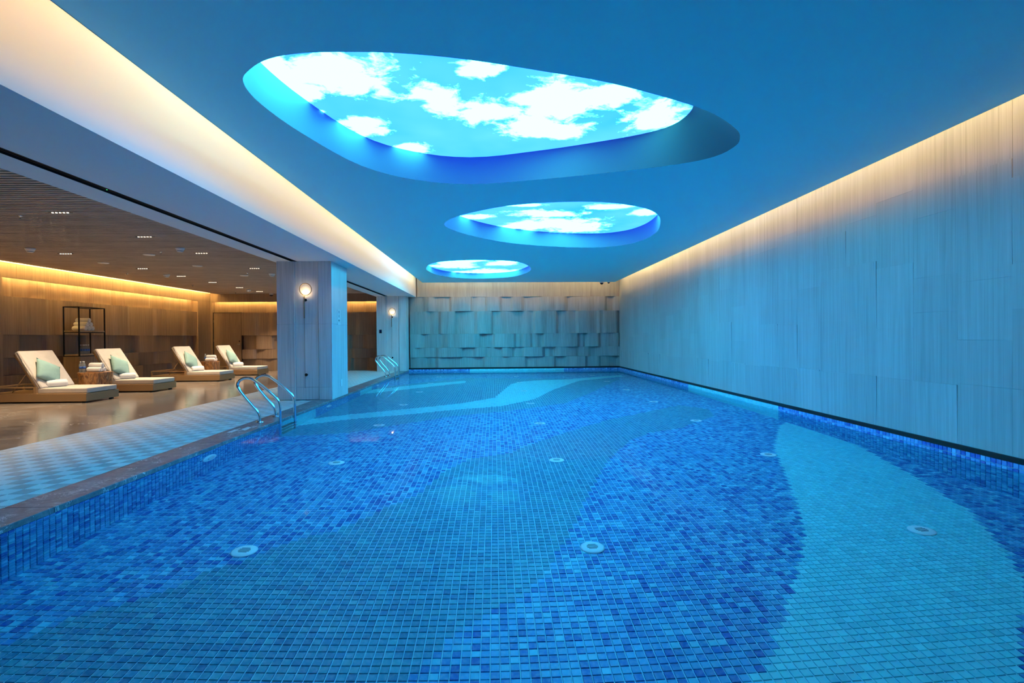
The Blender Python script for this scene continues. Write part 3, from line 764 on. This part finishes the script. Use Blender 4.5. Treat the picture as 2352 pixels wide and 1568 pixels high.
BACK_A = math.radians(58)
def lounger(loc, label):
    L = thing('sun_lounger', label, 'sun lounger', loc, 0, 'sun loungers in the lounge')
    W_ = .90
    MB().box(-2.0, 0, 0, W_, .030, .190, .004).build('plinth', M['bronze'], L)
    for x_ in (-1.88, -.10):
        for y_ in (.09, W_ - .09): MB().box(x_ - .03, x_ + .03, y_ - .03, y_ + .03, 0, .0305).build('foot', M['black'], L)
    MB().box(-1.03, -.97, .004, .044, .190, .325, .003).box(-1.03, -.97, W_ - .044, W_ - .004, .190, .325, .003).build('post', M['bronze'], L)
    MB().box(-2.0, -1.03, .004, .034, .300, .325, .003).box(-2.0, -1.03, W_ - .034, W_ - .004, .300, .325, .003).box(-2.0, -1.97, .03, W_ - .03, .300, .325, .003).box(-2.0, -1.97, .004, .034, .190, .300).box(-2.0, -1.97, W_ - .034, W_ - .004, .190, .300).build('side_rail', M['bronze'], L)
    soft_box('seat_cushion', M['cushion'], L, -1.02, -.015, .045, W_ - .03, .192, .296, .022, puff=.006)
    # backrest, hinged at the seat
    hx, hz = -1.00, .262
    T = Matrix.Translation((hx, 0, hz)) @ Matrix.Rotation(BACK_A, 4, 'Y')
    soft_box('back_cushion', M['cushion'], L, -.86, .02, .045, W_ - .03, .012, .115, .026, T, .008)
    fr = MB(); 
    for y_ in (.07, W_ - .10): fr.box(-.84, .0, y_, y_ + .03, -.02, .010)
    fr.box(-.84, -.81, .07, W_ - .07, -.02, .010)
    fo = fr.build('back_frame', M['bronze'], L); fo.data.transform(T)
    p = T @ Vector((-.42, 0, -.02))
    for y_ in (.12, W_ - .12): MB().tube([(p.x, y_, p.z), (p.x - .30, y_, .205)], .009, 8).build('stay', M['bronze'], L)
    return L

def pillow_mesh(s=.50, t=.17, n=12):
    mb = MB(); idx = {}
    vs = []; fs = []
    for side in (1, -1):
        for i in range(n + 1):
            for j in range(n + 1):
                u, v = -1 + 2 * i / n, -1 + 2 * j / n
                e = max(0, (1 - abs(u) ** 2.4)) ** .55 * max(0, (1 - abs(v) ** 2.4)) ** .55
                pin = 1 - .075 * (1 - abs(u) ** 2) * abs(v) ** 3 ; pin2 = 1 - .075 * (1 - abs(v) ** 2) * abs(u) ** 3
                wr = .006 * math.sin(9 * u + 4 * v) * (1 - e) + .004 * math.sin(13 * v - 5 * u)
                vs.append((u * s / 2 * pin2, v * s / 2 * pin, side * (t / 2 * e + wr * e)))
    m = (n + 1) ** 2
    for s_ in (0, 1):
        for i in range(n):
            for j in range(n):
                a = s_ * m + i * (n + 1) + j; q = (a, a + n + 1, a + n + 2, a + 1)
                fs.append(q if s_ == 0 else q[::-1])
    mb.add(vs, fs, True); me = mb.mesh('pillow', M['pillow'])
    bm = bmesh.new(); bm.from_mesh(me); bmesh.ops.remove_doubles(bm, verts=bm.verts[:], dist=.0006); bmesh.ops.recalc_face_normals(bm, faces=bm.faces[:]); bm.to_mesh(me); bm.free()
    for p in me.polygons: p.use_smooth = True
    return me
PILLOW = pillow_mesh()
def pillow(lx, ly, label, spin=30, dx=0):
    # leans on the backrest with one corner in the seat
    h = Vector((-math.cos(BACK_A + .06), 0, math.sin(BACK_A + .06))); w = Vector((0, 1, 0)); n = w.cross(h) * -1
    if n.x < 0: n = -n
    a = math.radians(spin); e1 = w * math.cos(a) - h * math.sin(a); e2 = n.cross(e1)
    c = Vector((lx, ly, 0)) + Vector((-1.115 + dx, .35, .555)) + n * .11
    o = inst('pillow', PILLOW, None); o.matrix_world = Matrix.Translation(c) @ Matrix((e1, e2, n)).transposed().to_4x4()
    tag(o, label, 'pillow', 'sage green pillows on the loungers')

def towel_mesh(length, r):
    """rolled towel along X with a visible spiral at its ends"""
    mb = MB(); N = 64; turns = 2.6; th = r * .23; pts = []
    for i in range(N + 1):
        a = turns * 2 * PI * i / N; rr = r * (.18 + .80 * i / N); pts.append((rr * math.cos(a), rr * math.sin(a)))
    prof = [(r * .86, -length / 2 + .004), (r * .97, -length / 2 + .014), (r, -length / 2 + .03), (r * 1.01, 0), (r, length / 2 - .03), (r * .97, length / 2 - .014), (r * .86, length / 2 - .004)]
    mb.lathe(prof, n=24, axis='X')
    for sx in (-1, 1):
        mb.tube([(sx * (length / 2 - .004), p[0] * .86, p[1] * .86) for p in pts[::2]], th * .42, 5, True)
    # loose outer edge of the cloth
    mb.tube([(-length / 2 + .012, r * .92, -r * .46), (0, r * .93, -r * .46), (length / 2 - .012, r * .92, -r * .46)], r * .09, 6)
    return mb.mesh('towel', M['towel'])
TOW_L = towel_mesh(.34, .073); TOW_S = towel_mesh(.29, .056); TOW_M = towel_mesh(.33, .058)
def towel(me, loc, rz, label, group, name='rolled_towel'):
    o = inst(name, me, None, loc); o.rotation_euler = (random.uniform(0, 6), 0, rz); tag(o, label, 'towel', group); return o

LX = -8.165
spots = [(10.63, 'nearest sun lounger with beige cushions, cut by the left edge'), (12.66, 'second sun lounger from viewer, beside the nearer stump table'),
         (15.66, 'third sun lounger from viewer, before the farther stump table'), (18.10, 'farthest sun lounger, in front of the walnut door')]
nm = ['nearest', 'second', 'third', 'farthest']
for k, (y_, lab) in enumerate(spots):
    lounger((LX, y_, 0), lab)
    pillow(LX, y_, 'sage green pillow leaning on the backrest of the %s lounger' % nm[k], (30, 27, 33, 24)[k], (0, .01, -.005, .01)[k])
    towel(TOW_L, (LX - .86 + (0, .01, .02, .03)[k], y_ + .35, .372), math.radians((50, 46, 52, 48)[k]), 'white rolled towel on the seat of the %s lounger' % nm[k], 'rolled towels on the loungers')

def stump(loc, r, h, seed, label):
    rd = random.Random(seed); n = 48; ph = [rd.uniform(0, 6.28) for _ in range(6)]
    t = thing('stump_table', label, 'side table', loc, rd.uniform(0, 6), 'stump side tables')
    vs = []; fs = []; rows = [0, .04, .2, .4, .6, .8, .95, .985, 1.0]
    for k, q in enumerate(rows):
        for i in range(n):
            a = 2 * PI * i / n
            f = 1 + .05 * math.sin(3 * a + ph[0]) + .035 * math.sin(5 * a + ph[1]) + .02 * math.sin(9 * a + ph[2] + q) + .012 * math.sin(17 * a + ph[3] + 2 * q)
            f *= 1.0 - .05 * math.sin(PI * q) + (.03 if q < .05 else 0); f *= .985 if q == 1.0 else 1
            vs.append((r * f * math.cos(a), r * f * math.sin(a), .001 + h * q))
    m = len(rows)
    for k in range(m - 1):
        for i in range(n): fs.append((k * n + i, k * n + (i + 1) % n, (k + 1) * n + (i + 1) % n, (k + 1) * n + i))
    MB().add(vs, fs, True).add([vs[i] for i in range(n)], [list(range(n))[::-1]]).build('trunk', M['stump'], t)
    MB().add([vs[(m - 1) * n + i] for i in range(n)], [list(range(n))]).build('top', M['stump'], t)
stump((-9.10, 12.09, 0), .315, .53, 2, 'glossy brown stump table between the first two loungers')
stump((-9.32, 17.33, 0), .275, .53, 6, 'glossy brown stump table between the third and farthest loungers')

def bottle_parts():
    b = MB().lathe([(.026, 0), (.031, .006), (.031, .075), (.029, .08), (.029, .13), (.032, .136), (.032, .16), (.028, .18), (.014, .205), (.012, .215), (.012, .225)], n=16).mesh('body', M['bottle'])
    l = MB().lathe([(.0315, .082), (.0315, .130)], n=16).mesh('label_band', M['bottle_label'])
    c = MB().lathe([(.0155, .222), (.0155, .242)], n=14).mesh('cap', M['cap'])
    return b, l, c
BT = bottle_parts()
def bottle(loc, label, group):
    o = thing('water_bottle', label, 'bottle', loc, 0, group)
    for nme, me_ in zip(('body', 'label_band', 'cap'), BT): inst(nme, me_, o)
T1 = (-9.10, 12.09, .532); T2 = (-9.32, 17.33, .532)
for (dx, dy), lab in (((-.215, -.11), 'front left water bottle on the nearer stump table'), ((-.135, -.12), 'front right water bottle on the nearer stump table'), ((-.235, -.01), 'rear water bottle on the nearer stump table')):
    bottle((T1[0] + dx, T1[1] + dy, T1[2]), lab, 'water bottles on the stump tables')
for (dx, dy), lab in (((-.14, -.05), 'front water bottle on the farther stump table'), ((-.19, .03), 'rear water bottle on the farther stump table')):
    bottle((T2[0] + dx, T2[1] + dy, T2[2]), lab, 'water bottles on the stump tables')
for (T, w, s) in ((T1, 'nearer', .06), (T2, 'farther', .03)):
    towel(TOW_S, (T[0] + s, T[1] - .075, T[2] + .057), .04, 'lower front rolled towel on the %s stump table' % w, 'rolled towels on the stump tables')
    towel(TOW_S, (T[0] + s, T[1] + .042, T[2] + .057), .02, 'lower rear rolled towel on the %s stump table' % w, 'rolled towels on the stump tables')
    towel(TOW_S, (T[0] + s, T[1] - .015, T[2] + .153), -.02, 'top rolled towel of the pile on the %s stump table' % w, 'rolled towels on the stump tables')

# open shelf with towels and water bottles
SX0, SX1, SY0, SY1 = -10.86, -10.46, 13.42, 14.30
sh = thing('towel_shelf', 'black metal open shelf unit on wooden base against left wall', 'shelf', ((SX0 + SX1) / 2, (SY0 + SY1) / 2, 0))
ax, ay, b = (SX1 - SX0) / 2, (SY1 - SY0) / 2, .024
for sx in (-1, 1):
    for sy in (-1, 1): MB().box(sx * ax - (b if sx > 0 else 0), sx * ax + (b if sx < 0 else 0), sy * ay - (b if sy > 0 else 0), sy * ay + (b if sy < 0 else 0), .84, 2.105).build('post', M['black'], sh)
for z_ in (.84, 1.445, 2.085):
    MB().box(-ax, ax, -ay, -ay + b, z_, z_ + .02).box(-ax, ax, ay - b, ay, z_, z_ + .02).box(-ax, -ax + b, -ay, ay, z_, z_ + .02).box(ax - b, ax, -ay, ay, z_, z_ + .02).build('frame_ring', M['black'], sh)
for z_ in (.861, 1.466): MB().box(-ax + .006, ax - .006, -ay + .006, ay - .006, z_, z_ + .035, .002).build('shelf_board', M['wood_pale'], sh)
MB().box(-ax + .002, ax - .002, -ay + .002, ay - .002, .09, .838, .002).build('cabinet', M['wood'], sh)
for sy in (-1, 1): MB().box(-ax + .03, ax - .03, sy * (ay - .05) - .02, sy * (ay - .05) + .02, .001, .0905).build('foot', M['black'], sh)
MB().box(ax - .002, ax + .016, -ay + .006, -.003, .10, .83, .002).build('cabinet_door', M['wood'], sh)
MB().box(ax - .002, ax + .016, .003, ay - .006, .10, .83, .002).build('cabinet_door', M['wood'], sh)
zs = 1.502; xm = (SX0 + SX1) / 2 + .01; ym = 13.80
pile = [(-1, 0, 'bottom near'), (0, 0, 'bottom middle'), (1, 0, 'bottom far'), (-.5, 1, 'second tier near'), (.5, 1, 'second tier far'), (0, 2, 'topmost')]
for q, t_, w in pile: towel(TOW_M, (xm, ym + q * .119, zs + .059 + t_ * .104), random.uniform(-.03, .03), '%s rolled white towel in the pile on the shelf unit' % w, 'rolled towels on the shelf unit')
for i in range(3):
    for j in range(2):
        bottle((SX1 - .075 - .075 * j, 13.66 + .075 * i, .897), 'water bottle on lower shelf of shelf unit, %s row, %s' % (('front', 'rear')[j], ('near', 'middle', 'far')[i]), 'water bottles on the shelf unit')

# ------------------------------------------------------------------ lounge ceiling fittings
def downlight(x_, y_, label, watt, cone):
    d = thing('downlight', label, 'downlight', (x_, y_, ZL), 0, 'linear downlights in the slatted ceiling')
    MB().box(-.15, .15, -.024, .024, -.003, .012).build('frame', M['black'], d)
    for k in range(5): MB().lathe([(.013, 0), (.013, .003)], (-.10 + .05 * k, 0, -.0065), 12).build('lens', M['led_down'], d)
    la = bpy.data.lights.new('downlight_beam', 'SPOT'); la.energy = watt; la.color = (1, .78, .52); la.spot_size = math.radians(cone); la.spot_blend = 1.0; la.shadow_soft_size = .05
    o = bpy.data.objects.new('beam', la); o.location = (0, 0, -.03); link(o, d)
ordn = ['first', 'second', 'third', 'fourth', 'fifth', 'sixth', 'seventh', 'eighth', 'ninth', 'tenth', 'eleventh']
for k, y_ in enumerate((13.04, 10.72, 9.01, 7.30, 5.65, 4.0)): downlight(-5.92, y_, 'small linear downlight in slats on pool side, %s from the near column' % ordn[k], DOWN_POOL_W, 70)
for k, y_ in enumerate((19.36, 17.86, 16.19, 14.6, 13.03, 10.75, 9.01, 7.3)): downlight(-8.62, y_, 'small linear downlight in slats above loungers, %s from the door wall' % ordn[k], DOWN_W, 84)
for k, (x_, y_) in enumerate([(-8.77, 10.12), (-5.98, 10.1), (-8.77, 14.2), (-5.94, 14.09), (-8.69, 18.66)]):
    d = thing('smoke_detector', 'white smoke detector on slatted ceiling, ' + ['above the nearest lounger', 'on pool side, nearer one', 'above the shelf unit', 'on pool side near the column', 'farthest, toward the door'][k], 'smoke detector', (x_, y_, ZL), 0, 'smoke detectors on the slatted ceiling')
    MB().lathe([(.080, 0), (.080, -.022), (.072, -.035), (.058, -.058)], (0, 0, -.0005), 24).build('base', M['white_plastic'], d)
    MB().lathe([(.050, -.057), (.050, -.068)], (0, 0, 0), 20).build('slot_ring', M['grey_plastic'], d)
    MB().lathe([(.056, -.068), (.046, -.08), (.001, -.082)], (0, 0, 0), 20).build('dome', M['white_plastic'], d)
for k, (x_, y_) in enumerate([(-8.81, 12.01), (-7.06, 10.87), (-7.03, 12.55), (-6.85, 14.46)]):
    d = thing('ceiling_speaker', 'round white ceiling speaker, ' + ['above the second lounger', 'nearest of the middle line', 'second of the middle line', 'farthest of the middle line'][k], 'speaker', (x_, y_, ZL), 0, 'round speakers on the slatted ceiling')
    MB().lathe([(.105, 0), (.105, -.012), (.098, -.018), (.001, -.021)], (0, 0, -.0005), 30).build('grille', M['white_plastic'], d)
    MB().lathe([(.112, .004), (.112, -.004)], (0, 0, -.0), 30).build('rim', M['grey_plastic'], d)
for k, (x_, y_) in enumerate([(-6.62, 7.49), (-6.62, 10.55), (-9.65, 13.99), (-9.65, 16.94), (-6.54, 13.98), (-9.65, 19.7)]):
    d = thing('sprinkler', 'small metal sprinkler head on slats, ' + ['nearest, toward left edge', 'beside the nearer pool side detector', 'above the shelf unit', 'above the third lounger', 'beside a speaker on pool side', 'farthest, near the door'][k], 'sprinkler', (x_, y_, ZL), 0, 'sprinkler heads on the slatted ceiling')
    MB().lathe([(.035, 0), (.035, -.006), (.012, -.012), (.009, -.04)], (0, 0, -.0005), 14).build('body', M['steel'], d)
    MB().lathe([(.016, -.044), (.016, -.047)], (0, 0, 0), 12).build('deflector', M['steel'], d)
    MB().tube([(-.008, 0, -.03), (-.013, 0, -.04), (-.004, 0, -.046)], .003, 5).tube([(.008, 0, -.03), (.013, 0, -.04), (.004, 0, -.046)], .003, 5).build('yoke', M['steel'], d)

def dome_camera(loc, s, label):
    d = thing('dome_camera', label, 'camera', loc, 0, 'dome cameras')
    MB().lathe([(.075 * s, 0), (.075 * s, -.04 * s), (.068 * s, -.05 * s)], (0, 0, -.0005), 20).build('housing', M['white_plastic'], d)
    MB().lathe([(.062 * s, -.05 * s), (.060 * s, -.07 * s), (.045 * s, -.095 * s), (.025 * s, -.108 * s), (.001, -.112 * s)], (0, 0, 0), 20).build('dome', M['dark_glass'], d)
dome_camera((-8.55, 20.2, ZL), 1.0, 'dome camera on slatted ceiling next to the near column')
dome_camera((4.07, 19.50, ZC), 1.05, 'larger dome camera at the far edge of pool ceiling')
dome_camera((4.34, 19.52, ZC), .7, 'smaller dome camera at the far right corner of pool ceiling')
